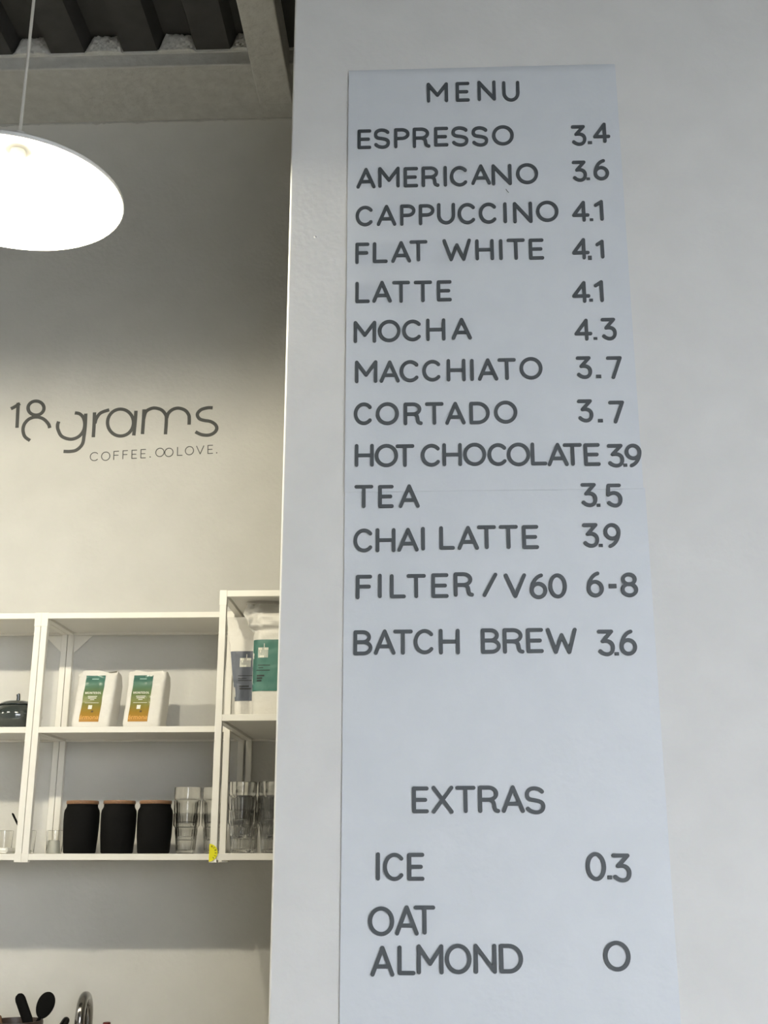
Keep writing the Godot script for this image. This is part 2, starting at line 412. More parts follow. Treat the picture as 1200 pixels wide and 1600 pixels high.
# a letter whose outer box is w x h, lower left corner at the origin
func letter_mesh(ch: String, w: float, h: float, stroke: float, depth: float) -> ArrayMesh:
	var st := start()
	if ch == "." or ch == "-":
		add_rbox(st, Vector3(w * .5, h * .5, depth * .5), Vector3(w, h, depth), 0.0006)
		return st.commit()
	var strokes := glyph(ch)
	var k := 0
	for s in strokes:
		var pts := []
		for p in s[0]:
			var q := Vector2(stroke * .5 + p.x * maxf(w - stroke, 0.0), stroke * .5 + p.y * (h - stroke))
			if pts.is_empty() or pts[-1].distance_to(q) > 1e-6:
				pts.append(q)
		add_stroke(st, pts, stroke, depth + 0.00002 * k, s[1], true)
		k += 1
	return st.commit()

func smooth(pts: Array, closed: bool, per := 6) -> Array:
	var o := []
	var n := pts.size()
	var last := n if closed else n - 1
	for i in last:
		var p0: Vector2 = pts[(i - 1 + n) % n] if closed else pts[maxi(i - 1, 0)]
		var p1: Vector2 = pts[i]
		var p2: Vector2 = pts[(i + 1) % n]
		var p3: Vector2 = pts[(i + 2) % n] if closed else pts[mini(i + 2, n - 1)]
		for k in per:
			o.append(p1.cubic_interpolate(p2, p0, p3, float(k) / per))
	if not closed:
		o.append(pts[n - 1])
	return o

# ---------------------------------------------------------------- materials
func noise_image(size: int, freq: float, seed_: int, octaves := 4) -> Image:
	var f := FastNoiseLite.new()
	f.noise_type = FastNoiseLite.TYPE_SIMPLEX_SMOOTH
	f.seed = seed_
	f.frequency = freq
	f.fractal_octaves = octaves
	return f.get_seamless_image(size, size)

# colour texture between two tones
func tone_tex(lo: Color, hi: Color, freq: float, seed_: int, size := 512, octaves := 5) -> ImageTexture:
	var src := noise_image(size, freq, seed_, octaves)
	var im := Image.create(size, size, false, Image.FORMAT_RGB8)
	for y in size:
		for x in size:
			im.set_pixel(x, y, lo.lerp(hi, src.get_pixel(x, y).r))
	return ImageTexture.create_from_image(im)

func bump_tex(freq: float, seed_: int, strength: float, size := 512, octaves := 4) -> ImageTexture:
	var im := noise_image(size, freq, seed_, octaves)
	im.convert(Image.FORMAT_RGBA8)
	im.bump_map_to_normal_map(strength)
	return ImageTexture.create_from_image(im)

func mat(c: Color, rough := 0.6, metal := 0.0, spec := 0.5) -> StandardMaterial3D:
	var m := StandardMaterial3D.new()
	m.albedo_color = c
	m.roughness = rough
	m.metallic = metal
	m.metallic_specular = spec
	return m

func textured(lo: Color, hi: Color, freq: float, seed_: int, rough: float, bump: ImageTexture, bump_scale: float, tile: float) -> StandardMaterial3D:
	var m := mat(Color.WHITE, rough)
	m.albedo_texture = tone_tex(lo, hi, freq, seed_)
	m.uv1_triplanar = true
	m.uv1_world_triplanar = true
	m.uv1_scale = Vector3.ONE * tile
	if bump:
		m.normal_enabled = true
		m.normal_texture = bump
		m.normal_scale = bump_scale
	return m

func glass_mat() -> StandardMaterial3D:
	var g := mat(Color(.99, .99, .985, 0.0), 0.02)
	g.refraction_enabled = true
	g.refraction_scale = 0.05
	return g

func make_materials() -> void:
	var roller := bump_tex(0.06, 11, 3.0)
	M.wall = textured(Color(.845, .842, .832), Color(.87, .867, .856), .008, 3, .62, roller, .09, 1.6)
	M.back_wall = textured(Color(.82, .817, .80), Color(.845, .842, .825), .007, 5, .72, roller, .13, 1.3)
	M.plaster = textured(Color(.72, .72, .705), Color(.78, .78, .765), .02, 7, .9, bump_tex(.03, 21, 6.0), .4, 1.5)
	M.filler = textured(Color(.80, .80, .785), Color(.87, .87, .855), .02, 8, .9, bump_tex(.03, 22, 6.0), .7, 1.5)
	M.deck = textured(Color(.20, .20, .20), Color(.25, .25, .245), .02, 9, .7, null, 0.0, 1.0)
	M.floor = textured(Color(.68, .67, .65), Color(.74, .73, .71), .01, 13, .55, null, 0.0, .8)
	M.dark_wall = textured(Color(.83, .83, .82), Color(.86, .86, .85), .01, 15, .8, null, 0.0, 1.0)
	M.sheet = textured(Color(.815, .832, .850), Color(.835, .850, .866), .01, 17, .48, bump_tex(.05, 31, 2.0), .10, 2.0)
	M.letter = mat(Color(.28, .30, .315), .55)
	M.vinyl = mat(Color(.33, .335, .33), .6)
	M.frame = mat(Color(.945, .935, .905), .42)
	M.shelf = mat(Color(.92, .91, .885), .5)
	M.enamel = mat(Color(.95, .945, .93), .25)
	M.ceramic_white = mat(Color(.93, .925, .90), .28)
	M.socket = mat(Color(.82, .82, .81), .4)
	M.cord = mat(Color(.80, .79, .76), .7)  # pale tone stands in for the lamp haze over the cord
	M.black = mat(Color(.05, .05, .05), .8, 0.0, .25)
	M.black_gloss = mat(Color(.045, .045, .05), .22)
	M.wood = textured(Color(.46, .335, .235), Color(.58, .44, .32), .03, 41, .55, null, 0.0, 9.0)
	M.pot = mat(Color(.215, .24, .235), .12)
	M.pot.clearcoat_enabled = true
	M.pot.clearcoat_roughness = .05
	M.chrome = mat(Color(.62, .61, .60), .16, 1.0)
	M.crock = textured(Color(.24, .195, .175), Color(.29, .24, .215), .05, 43, .4, null, 0.0, 6.0)
	M.worktop = textured(Color(.74, .73, .71), Color(.80, .79, .77), .06, 45, .4, null, 0.0, 3.0)
	M.bounce_bar_top = mat(Color(.92, .915, .90), .4)  # near white so the added bar throws more lamp light upward
	M.cabinet = mat(Color(.84, .835, .82), .45)
	M.metal_frame = mat(Color(.12, .12, .125), .5, .3)
	M.red = mat(Color(.36, .10, .08), .4)
	M.paper = mat(Color(.90, .89, .865), .6)
	M.paper.normal_enabled = true
	M.paper.normal_texture = bump_tex(.02, 51, 6.0)
	M.paper.normal_scale = .35
	M.paper.uv1_triplanar = true
	M.paper.uv1_scale = Vector3.ONE * 5.0
	M.kraft_white = M.paper
	M.print_white = mat(Color(.93, .93, .89), .5)
	M.print_dark = mat(Color(.13, .15, .16), .6)
	M.print_orange = mat(Color(.93, .72, .38), .5)
	M.print_brown = mat(Color(.30, .24, .08), .5)
	M.print_teal = mat(Color(.62, .75, .72), .5)
	M.label_blue = mat(Color(.345, .37, .42), .5)
	M.label_green = mat(Color(.235, .445, .405), .5)
	M.label_fade = mat(Color.WHITE, .22)
	M.label_fade.albedo_texture = fade_tex()
	M.sticker = mat(Color(.93, .90, .05), .45)
	M.glass = glass_mat()
	M.pane = mat(Color(.9, .95, .95, .06), .02)
	M.pane.transparency = BaseMaterial3D.TRANSPARENCY_ALPHA
	M.pavement = mat(Color(.55, .55, .54), .9)

# printed colour run of the coffee label: teal, leaf green, amber
func fade_tex() -> ImageTexture:
	var g := Gradient.new()
	g.offsets = PackedFloat32Array([0.0, .2, .42, .62, .8, 1.0])
	g.colors = PackedColorArray([Color(.25, .42, .385), Color(.34, .475, .41), Color(.42, .48, .31), Color(.49, .48, .25), Color(.62, .495, .21), Color(.71, .51, .22)])
	var im := Image.create(8, 256, false, Image.FORMAT_RGB8)
	for y in 256:
		for x in 8:
			im.set_pixel(x, y, g.sample(y / 255.0))
	return ImageTexture.create_from_image(im)

# ---------------------------------------------------------------- builders
const BACK_Z := -3.9
const MENU_Z := -2.18

func build_shell() -> void:
	var x0 := -4.5
	var x1 := 6.0
	var z1 := 4.5
	var top := 4.5
	struct("floor", box(Vector3(x0 - .2, -.2, -4.1), Vector3(x1 + .2, 0, z1 + .2)), M.floor)
	struct("wall_back", box(Vector3(x0 - .2, 0, -4.1), Vector3(x1 + .2, top, BACK_Z)), M.back_wall)
	struct("wall_left", box(Vector3(x0 - .2, 0, BACK_Z), Vector3(x0, top, z1)), M.dark_wall)
	struct("wall_right", box(Vector3(x1, 0, BACK_Z), Vector3(x1 + .2, top, z1)), M.dark_wall)
	# the wall in front that carries the menu, with a rounded corner
	var st := start()
	add_rbox(st, Vector3((-.285 + x1) * .5, 2.2, MENU_Z - .11), Vector3(x1 + .285, 4.4, .22), .005)
	var wall := struct("wall_front", st.commit(), M.wall)
	part("paint_blister", lathe([[0.003, 0], [.0026, .0008], [.0016, .0014], [0, .0016]], 12), M.wall, wall, Vector3(-.229, 2.757, MENU_Z - .0002)).rotation.x = PI / 2
	# street front behind the camera: wall with a wide window added for daylight
	st = start()
	var wx0 := .7
	var wx1 := 5.4
	var wy0 := WINDOW_SILL
	var wy1 := WINDOW_HEAD
	add_box(st, Vector3(x0 - .2, 0, z1), Vector3(wx0, top, z1 + .2))
	add_box(st, Vector3(wx1, 0, z1), Vector3(x1 + .2, top, z1 + .2))
	add_box(st, Vector3(wx0, 0, z1), Vector3(wx1, wy0, z1 + .2))
	add_box(st, Vector3(wx0, wy1, z1), Vector3(wx1, top, z1 + .2))
	struct("wall_rear", st.commit(), M.dark_wall)
	var win := Node3D.new()
	win.name = "added_window_1"
	win.set_meta("kind", "structure")
	add_child(win)
	var n := 3
	for i in n + 1:
		var x := lerpf(wx0 + .03, wx1 - .03, float(i) / n)
		part("window_mullion", rbox(Vector3(.06, wy1 - wy0, .08), .004), M.metal_frame, win, Vector3(x, (wy0 + wy1) * .5, z1 + .1))
	for y in [wy0 + .03, wy1 - .03]:
		part("window_rail", rbox(Vector3(wx1 - wx0, .06, .07), .004), M.metal_frame, win, Vector3((wx0 + wx1) * .5, y, z1 + .1))
	for i in n:
		var xa := lerpf(wx0 + .06, wx1 - .06, float(i) / n)
		var xb := lerpf(wx0 + .06, wx1 - .06, float(i + 1) / n)
		part("window_pane", box(Vector3(xa, wy0 + .05, z1 + .097), Vector3(xb, wy1 - .05, z1 + .103)), M.pane, win)
	struct("ground", box(Vector3(-40, -.4, z1 + .2), Vector3(40, -.2, 60)), M.pavement)
	build_ceiling(x0, x1, z1, top)

func build_ceiling(x0: float, x1: float, z1: float, top: float) -> void:
	# painted profiled steel decking: a flat pan with hanging ribs, the flutes plugged with plaster over the beam
	var pan := struct("ceiling", box(Vector3(x0 - .2, 4.40, -4.1), Vector3(x1 + .2, top + .15, z1 + .2)), M.deck)
	var pitch := .268
	var st := start()
	var zb := -3.58
	var h := .065
	var a := Vector3(-.0625, 4.335, 0)
	var pts := [Vector2(-.084, h), Vector2(-.0625, 0), Vector2(.0625, 0), Vector2(.084, h)]
	var ln_ := z1 - zb
	for i in 3:
		var p0 := Vector3(pts[i].x, pts[i].y, 0)
		var p1 := Vector3(pts[i + 1].x, pts[i + 1].y, 0)
		var nn := Vector3(pts[i + 1].y - pts[i].y, -(pts[i + 1].x - pts[i].x), 0).normalized()
		quad(st, p0, p1, p1 + Vector3(0, 0, ln_), p0 + Vector3(0, 0, ln_), nn)
	for z in [0.0, ln_]:
		quad(st, Vector3(pts[0].x, h, z), Vector3(pts[1].x, 0, z), Vector3(pts[2].x, 0, z), Vector3(pts[3].x, h, z), Vector3(0, 0, -1 if z == 0.0 else 1))
	var rib := st.commit()
	for k in range(-13, 27):
		var cx := -1.030 + pitch * k
		if cx > x0 + .1 and cx < x1 - .1:
			part("deck_rib", rib, M.deck, pan, Vector3(cx, 4.335, zb))
	# beam along the back wall with plaster edge, and the beam running forward from it
	var beam := struct("trim_1", rbox(Vector3(x1 - x0, .133, .325), .006, Vector3((x0 + x1) * .5, 4.3385, BACK_Z + .1625)), M.plaster, Vector3.ZERO, "grey plastered beam along the top of the back wall")
	var noise := FastNoiseLite.new()
	noise.seed = 4
	noise.frequency = 9.0
	st = start()
	var steps := 260
	for i in steps:
		var xa := lerpf(-2.6, .1, float(i) / steps)
		var xb := lerpf(-2.6, .1, float(i + 1) / steps)
		var da := .004 + maxf(0, noise.get_noise_1d(xa) * .009 + noise.get_noise_1d(xa * 5.0 + 9) * .005)
		var db := .004 + maxf(0, noise.get_noise_1d(xb) * .009 + noise.get_noise_1d(xb * 5.0 + 9) * .005)
		var zf := BACK_Z + .003
		quad(st, Vector3(xa, 4.275, zf), Vector3(xb, 4.275, zf), Vector3(xb, 4.272 - db, zf), Vector3(xa, 4.272 - da, zf), Vector3.BACK)
		quad(st, Vector3(xa, 4.272 - da, zf), Vector3(xb, 4.272 - db, zf), Vector3(xb, 4.272 - db, BACK_Z), Vector3(xa, 4.272 - da, BACK_Z), Vector3.DOWN)
	part("plaster_edge", st.commit(), M.plaster, beam)
	# ragged plaster along the top of the beam face and in each flute
	st = start()
	for i in steps:
		var xa := lerpf(-2.6, .1, float(i) / steps)
		var xb := lerpf(-2.6, .1, float(i + 1) / steps)
		var ha := .004 + maxf(0, noise.get_noise_1d(xa * 2.0 + 40) * .022 + noise.get_noise_1d(xa * 6.0 + 19) * .008)
		var hb := .004 + maxf(0, noise.get_noise_1d(xb * 2.0 + 40) * .022 + noise.get_noise_1d(xb * 6.0 + 19) * .008)
		var z := BACK_Z + .332
		quad(st, Vector3(xa, 4.326, z), Vector3(xb, 4.326, z), Vector3(xb, 4.335 + hb, z), Vector3(xa, 4.335 + ha, z), Vector3.BACK)
		quad(st, Vector3(xa, 4.326, z), Vector3(xb, 4.326, z), Vector3(xb, 4.326, z - .02), Vector3(xa, 4.326, z - .02), Vector3.DOWN)
		quad(st, Vector3(xa, 4.335 + ha, z), Vector3(xb, 4.335 + hb, z), Vector3(xb, 4.335 + hb, z - .03), Vector3(xa, 4.335 + ha, z - .03), Vector3.UP)
	part("plaster_ridge", st.commit(), M.filler, beam)
	for k in range(-6, 5):
		part("plaster_plug", plug_mesh(k + 20), M.filler, beam, Vector3(-1.164 + pitch * k, 4.328, BACK_Z + .33))
	struct("trim_2", rbox(Vector3(.125, .2, z1 + 3.715), .006, Vector3(-.5455, 4.3, (z1 - 3.715) * .5)), M.plaster, Vector3.ZERO, "grey beam running forward under the dark ceiling")

func plug_mesh(seed_: int) -> ArrayMesh:
	var r := RandomNumberGenerator.new()
	r.seed = seed_
	var f := FastNoiseLite.new()
	f.seed = seed_
	f.frequency = 18.0
	var st := start()
	var nx := 14
	var ny := 8
	var g := []
	var skew := r.randf_range(-.012, .012)
	for j in ny + 1:
		var t := float(j) / ny
		for i in nx + 1:
			var s := float(i) / nx * 2.0 - 1.0
			var hw := lerpf(.073, .052, t) + f.get_noise_2d(t * 2.0, s * .3) * .008
			var y := t * (.076 + f.get_noise_2d(s * .8, 5.0) * .016)
			var edge := maxf(absf(s), t * .96)
			var z := .016 * (1.0 - pow(edge, 6.0)) + f.get_noise_2d(s * .5 + 3, t * .5) * .008
			g.append(Vector3(s * hw + skew * t, y, z))
	for j in ny:
		for i in nx:
			var a: Vector3 = g[j * (nx + 1) + i]
			var b: Vector3 = g[j * (nx + 1) + i + 1]
			var c: Vector3 = g[(j + 1) * (nx + 1) + i + 1]
			var d: Vector3 = g[(j + 1) * (nx + 1) + i]
			var n := (b - a).cross(d - a).normalized()
			if n.z < 0:
				n = -n
			quad(st, a, b, c, d, n)
	for i in nx:
		for row in [0, ny]:
			var a: Vector3 = g[row * (nx + 1) + i]
			var b: Vector3 = g[row * (nx + 1) + i + 1]
			quad(st, a, b, Vector3(b.x, b.y, -.04), Vector3(a.x, a.y, -.04), Vector3(0, -1 if row == 0 else 1, 0))
	for j in ny:
		for col in [0, nx]:
			var a: Vector3 = g[j * (nx + 1) + col]
			var b: Vector3 = g[(j + 1) * (nx + 1) + col]
			quad(st, a, b, Vector3(b.x, b.y, -.04), Vector3(a.x, a.y, -.04), Vector3(-1 if col == 0 else 1, 0, 0))
	return st.commit()

# the menu: two overlapping sheets with cut-out letters
func sheet_mesh(xa: float, xb: float, ya: float, yb: float, lift: float, curl_top: bool, seed_: int) -> ArrayMesh:
	var f := FastNoiseLite.new()
	f.seed = seed_
	f.frequency = 2.2
	var nx := 40
	var ny := int((yb - ya) / .012)
	var P := []
	for j in ny + 1:
		# rows crowd together towards the curled top edge
		var y := lerpf(ya, yb, 1.0 - pow(1.0 - float(j) / ny, 1.35)) if curl_top else lerpf(ya, yb, float(j) / ny)
		for i in nx + 1:
			var x := lerpf(xa, xb, float(i) / nx)
			var z := lift + f.get_noise_2d(x, y * .6) * .0007
			if curl_top:
				z -= .0045 * pow(clampf(1.0 - (yb - y) / .022, 0, 1), 2.0)
			else:
				z += .0010 * exp(-pow((x - .048) / .005, 2.0)) * smoothstep(.42, .52, y) * smoothstep(.86, .74, y)
			z -= .0008 * pow(clampf(1.0 - (xb - x) / .02, 0, 1), 2.0)
			P.append(Vector3(x, y, z))
	var st := start()
	var w := nx + 1
	var N := []
	for j in ny + 1:
		for i in w:
			var dx: Vector3 = P[j * w + mini(i + 1, nx)] - P[j * w + maxi(i - 1, 0)]
			var dy: Vector3 = P[mini(j + 1, ny) * w + i] - P[maxi(j - 1, 0) * w + i]
			N.append(dx.cross(dy).normalized())
	for j in ny:
		for i in nx:
			var a := j * w + i
			tri(st, P[a], P[a + 1], P[a + w + 1], N[a], N[a + 1], N[a + w + 1])
			tri(st, P[a], P[a + w + 1], P[a + w], N[a], N[a + w + 1], N[a + w])
	var th := Vector3(0, 0, -.0009)
	for i in nx:
		for e in [0, ny]:
			var a: Vector3 = P[e * w + i]
			var b: Vector3 = P[e * w + i + 1]
			quad(st, a, b, b + th, a + th, Vector3(0, -1 if e == 0 else 1, 0))
	for j in ny:
		for e in [0, nx]:
			var a: Vector3 = P[j * w + e]
			var b: Vector3 = P[(j + 1) * w + e]
			quad(st, a, b, b + th, a + th, Vector3(-1 if e == 0 else 1, 0, 0))
	quad(st, P[0] + th, P[nx] + th, P[ny * w + nx] + th, P[ny * w] + th, Vector3.FORWARD)
	return st.commit()

func build_menu() -> void:
	var t := thing("menu_banner", "tall pale blue menu sheet with dark grey lettering on white wall", "menu", Vector3(.134, 1.0, MENU_Z))
	part("sheet", sheet_mesh(-.295, .287, 1.190, 2.166, .0066, true, 2), M.sheet, t, Vector3.ZERO, "upper half of the pale blue sheet")
	part("sheet", sheet_mesh(-.2945, .2905, -.02, 1.1925, .0048, false, 6), M.sheet, t, Vector3.ZERO, "lower half of the pale blue sheet with a faint crease")
	var scuff := start()
	add_stroke(scuff, ln([0, .0, .003, -.005, .0055, -.008]), .0012, .0003)
	part("scuff_mark", scuff.commit(), M.letter, t, Vector3(.0405, 1.8570, .0074), "small dark scuff on the sheet")
	var cache := {}
	for line in MENU_LINES:
		var word: String = line[0]
		var chars := word.replace(" ", "")
		var v: Array = line[1]
		var row := Node3D.new()
		row.name = "price_line" if chars.length() == 3 and chars[1] in ".-" else ("price_line" if chars == "O" else "word_line")
		t.add_child(row, true)
		row.set_meta("label", "dark grey cut-out lettering reading %s" % word)
		for i in chars.length():
			var w: float = v[i * 4 + 2] * .001
			var h: float = v[i * 4 + 3] * .001
			var y: float = v[i * 4 + 1] * .001
			var key := "%s %.4f %.4f" % [chars[i], w, h]
			if not cache.has(key):
				cache[key] = letter_mesh(chars[i], w, h, .0071, .0022)
			var z := .0069 if y > 1.17 else .0058
			part("letter", cache[key], M.letter, row, Vector3(v[i * 4] * .001, y, z))

func build_logo() -> void:
	var t := thing("wall_logo", "dark grey coffee logo lettering stuck on the back wall above the shelves", "logo", Vector3(-1.1, 2.75, BACK_Z))
	for g in LOGO_GLYPHS:
		var st := start()
		var k := 0
		for flat in g[1]:
			var pts := []
			for p in ln(flat):
				pts.append(p * .001)
			var closed: bool = pts.size() > 25
			add_stroke(st, smooth(pts, closed, 6 if not closed else 2), .0122, .0012 + .00003 * k, closed, false)
			k += 1
		part("logo_" + g[0], st.commit(), M.vinyl, t)
	var v: Array = LOGO_SMALL[1]
	for i in LOGO_SMALL[0].length():
		var ch: String = LOGO_SMALL[0][i]
		var o := part("small_letter", letter_mesh(ch, v[i * 4 + 2] * .001, v[i * 4 + 3] * .001, .0029, .001), M.vinyl, t, Vector3(v[i * 4] * .001, v[i * 4 + 1] * .001, 0))
		o.rotation.z = .035

# pendant lamp; the origin lies at the bulb's centre
func build_pendant(at: Vector3, label: String) -> void:
	var t := thing("pendant_lamp", label, "lamp", at, "pendant lamps in a row over the counter")
	var R := .23
	var prof := [[.0, .135], [.03, .135], [.05, .128], [.10, .108], [.16, .074], [.205, .044], [R - .004, .030], [R - .0005, .026], [R, .019], [R - .002, .0185], [R - .0035, .024], [R - .007, .0275], [.203, .042], [.158, .072], [.098, .106], [.05, .125], [.03, .132], [.0, .132]]
	prof.reverse()
	part("lamp_shade", lathe(prof, 72), M.enamel, t)
	var bulb: Array = []
	for i in 15:
		var a := -PI / 2 + (PI * .78) * i / 14.0
		bulb.append([maxf(.032 * cos(a), 0.0), .032 * sin(a)])
	bulb.append([.0135, .036])
	bulb.append([.013, .048])
	bulb.append([0, .048])
	var low := Vector3(0, -.0185, 0)
	part("bulb", lathe(bulb, 32), M.bulb, t, low, "glowing white bulb")
	part("socket", lathe([[0, .044], [.0165, .044], [.019, .058], [.0275, .066], [.0275, .098], [.020, .106], [.016, .149], [0, .149]], 32), M.socket, t, low)
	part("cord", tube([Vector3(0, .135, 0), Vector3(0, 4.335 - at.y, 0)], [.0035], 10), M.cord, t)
	part("cord_grip", lathe([[0, .134], [.022, .134], [.022, .15], [.012, .175], [.004, .18], [0, .18]], 24), M.enamel, t)
	var l := OmniLight3D.new()
	l.name = "bulb_light"
	l.light_color = LAMP_COLOR
	l.light_energy = LAMP_ENERGY
	l.light_size = .03
	l.omni_range = 14.0
	l.omni_attenuation = 2.0
	l.shadow_enabled = true
	l.position = low
	t.add_child(l)

# hanging shelf frame of square tube with three panels
func build_frame(label: String, x0: float, x1: float, zf: float) -> Node3D:
	var y0 := 1.497
	var y1 := 2.2515
	var s := .0195
	var t := thing("shelf_frame", label, "shelf", Vector3((x0 + x1) * .5, y0, BACK_Z), "white metal shelf frames hung on the back wall")
	var o := Vector3((x0 + x1) * .5, y0, BACK_Z)
	var d := zf - BACK_Z
	var post := rbox(Vector3(s, y1 - y0 - .001, s), .0012)
	for x in [x0 + s * .5, x1 - s * .5]:
		for z in [zf - s * .5, BACK_Z + s * .5 + .001]:
			part("post", post, M.frame, t, Vector3(x, (y0 + y1) * .5, z) - o)
	var cap := rbox(Vector3(s + .0018, .044, s + .0022), .0006)
	var foot := rbox(Vector3(s + .0016, .026, s + .0020), .0006)
	for x in [x0 + s * .5, x1 - s * .5]:
		part("corner_joint", cap, M.frame, t, Vector3(x, y1 - .0215, zf - s * .5) - o)
		part("corner_joint", foot, M.frame, t, Vector3(x, y0 + .007, zf - s * .5) - o)
	var front := rbox(Vector3(x1 - x0 - 2 * s, .0185, s), .0012)
	var side := rbox(Vector3(s, .0185, d - 2 * s), .0012)
	var panel := rbox(Vector3(x1 - x0 - 2 * s - .006, .012, d - 2 * s - .002), .001)
	for y in [y0 + .0095, 1.8835, y1 - .0095]:
		part("front_rail", front, M.frame, t, Vector3((x0 + x1) * .5, y, zf - s * .5) - o)
		part("back_rail", front, M.frame, t, Vector3((x0 + x1) * .5, y, BACK_Z + s * .5 + .001) - o)
		for x in [x0 + s * .5, x1 - s * .5]:
			part("side_rail", side, M.frame, t, Vector3(x, y, BACK_Z + d * .5) - o)
		part("shelf_panel", panel, M.shelf, t, Vector3((x0 + x1) * .5, y + .0032, BACK_Z + d * .5) - o)
	for sx in [-1.0, 1.0]:
		var bx: float = (x0 + s) if sx < 0 else (x1 - s)
		var st := start()
		var a := Vector3(bx, y1 - .019, BACK_Z + .004) - o
		var b := a + Vector3(-sx * .062, 0, 0)
		var c := a + Vector3(0, -.06, 0)
		var th := Vector3(0, 0, .002)
		tri(st, a + th, b + th, c + th, Vector3.BACK, Vector3.BACK, Vector3.BACK)
		tri(st, a, b, c, Vector3.FORWARD, Vector3.FORWARD, Vector3.FORWARD)
		quad(st, a, b, b + th, a + th, Vector3.UP)
		quad(st, b, c, c + th, b + th, Vector3(-sx, -1, 0).normalized())
		quad(st, a, c, c + th, a + th, Vector3(sx, 0, 0))
		part("gusset", st.commit(), M.frame, t)
	return t

# ---- soft bags. keys: [t, half width, front z, back z, x shift]
func bag_key(keys: Array, t: float) -> Array:
	for i in keys.size() - 1:
		if t <= keys[i + 1][0] or i == keys.size() - 2:
			var u := clampf((t - keys[i][0]) / maxf(keys[i + 1][0] - keys[i][0], 1e-5), 0, 1)
			u = u * u * (3 - 2 * u)
			var o := []
			for k in range(1, 5):
				o.append(lerpf(keys[i][k], keys[i + 1][k], u))
			return o
	return []

func bag_crumple(f: FastNoiseLite, x: float, y: float, amp: Array, t: float) -> float:
	var a := lerpf(amp[0], amp[1], smoothstep(amp[2], amp[2] + .08, t))
	return (absf(f.get_noise_2d(x, y)) * 2.0 - .5) * a

func bag_front(spec: Dictionary, x: float, t: float) -> Vector3:
	var k := bag_key(spec.keys, t)
	var q := clampf(absf(x) / k[0], 0, 1)
	var hd: float = (k[1] - k[2]) * .5
	var z: float = (k[1] + k[2]) * .5 + hd * pow(1.0 - pow(q, spec.square), 1.0 / spec.square)
	return Vector3(x + k[3], t * spec.h, z + bag_crumple(spec.noise, x, t * spec.h, spec.amp, t))

func bag_mesh(spec: Dictionary) -> ArrayMesh:
	var n := 56
	var rows: int = spec.get("rows", 44)
	var G := []
	for j in rows + 1:
		var t := float(j) / rows
		var k := bag_key(spec.keys, t)
		for i in n:
			var a := TAU * i / n
			var cx := signf(cos(a)) * pow(absf(cos(a)), 2.0 / spec.square)
			var sz := signf(sin(a)) * pow(absf(sin(a)), 2.0 / spec.square)
			var x: float = k[0] * cx
			var z: float = (k[1] + k[2]) * .5 + (k[1] - k[2]) * .5 * sz
			var cr := bag_crumple(spec.noise, x, t * spec.h, spec.amp, t)
			var side := bag_crumple(spec.noise, z + 7.0, t * spec.h, spec.amp, t)
			var lift: float = spec.noise.get_noise_2d(x * 1.3, 44.0 + z) * spec.get("ragged", 0.0) * smoothstep(.85, 1.0, t)
			G.append(Vector3(x + k[3] + side * absf(cx) * signf(cx) * .8, t * spec.h + lift, z + cr * (1.0 if sz > 0 else .5)))
	var N := []
	for j in rows + 1:
		for i in n:
			var dx: Vector3 = G[j * n + (i + 1) % n] - G[j * n + (i - 1 + n) % n]
			var dy: Vector3 = G[mini(j + 1, rows) * n + i] - G[maxi(j - 1, 0) * n + i]
			var nn := dx.cross(dy).normalized()
			var a := TAU * i / n
			if nn.dot(Vector3(cos(a), 0, sin(a))) < 0:
				nn = -nn
			N.append(nn)
	var st := start()
	for j in rows:
		for i in n:
			var e := (i + 1) % n
			tri(st, G[j * n + i], G[j * n + e], G[(j + 1) * n + e], N[j * n + i], N[j * n + e], N[(j + 1) * n + e])
			tri(st, G[j * n + i], G[(j + 1) * n + e], G[(j + 1) * n + i], N[j * n + i], N[(j + 1) * n + e], N[(j + 1) * n + i])
	for row in [0, rows]:
		var mid := Vector3.ZERO
		for i in n:
			mid += G[row * n + i]
		mid /= n
		var nn := Vector3(0, -1 if row == 0 else 1, 0)
		for i in n:
			tri(st, mid, G[row * n + i], G[row * n + (i + 1) % n], nn, nn, nn)
	return st.commit()

# printed field lying on the bag's front
func bag_patch(spec: Dictionary, x0: float, x1: float, t0: float, t1: float, off := .0009, nx := 16, ny := 24, xt0 := INF, xt1 := INF) -> ArrayMesh:
	if xt0 == INF:
		xt0 = x0
		xt1 = x1
	var st := start()
	var P := []
	var w := nx + 1
	for j in ny + 1:
		var v := float(j) / ny
		for i in w:
			var x := lerpf(lerpf(x0, x1, float(i) / nx), lerpf(xt0, xt1, float(i) / nx), v)
			P.append(bag_front(spec, x, lerpf(t0, t1, v)) + Vector3(0, 0, off))
	for j in ny:
		for i in nx:
			var ids := [j * w + i, j * w + i + 1, (j + 1) * w + i + 1, (j + 1) * w + i]
			var ns := []
			var us := []
			for id in ids:
				var jj: int = id / w
				var ii: int = id % w
				var dx: Vector3 = P[jj * w + mini(ii + 1, nx)] - P[jj * w + maxi(ii - 1, 0)]
				var dy: Vector3 = P[mini(jj + 1, ny) * w + ii] - P[maxi(jj - 1, 0) * w + ii]
				ns.append(dx.cross(dy).normalized())
				us.append(Vector2(float(ii) / nx, 1.0 - float(jj) / ny))
			tri(st, P[ids[0]], P[ids[1]], P[ids[2]], ns[0], ns[1], ns[2], us[0], us[1], us[2])
			tri(st, P[ids[0]], P[ids[2]], P[ids[3]], ns[0], ns[2], ns[3], us[0], us[2], us[3])
	return st.commit()

func text_mesh(s: String, height: float, bold := true) -> TextMesh:
	var tm := TextMesh.new()
	var f := SystemFont.new()
	f.font_names = PackedStringArray(["Droid Sans"])
	if bold:
		f.font_weight = 700
	tm.font = f
	tm.text = s
	tm.font_size = 32
	tm.pixel_size = height / 23.0
	tm.depth = .0003
	return tm

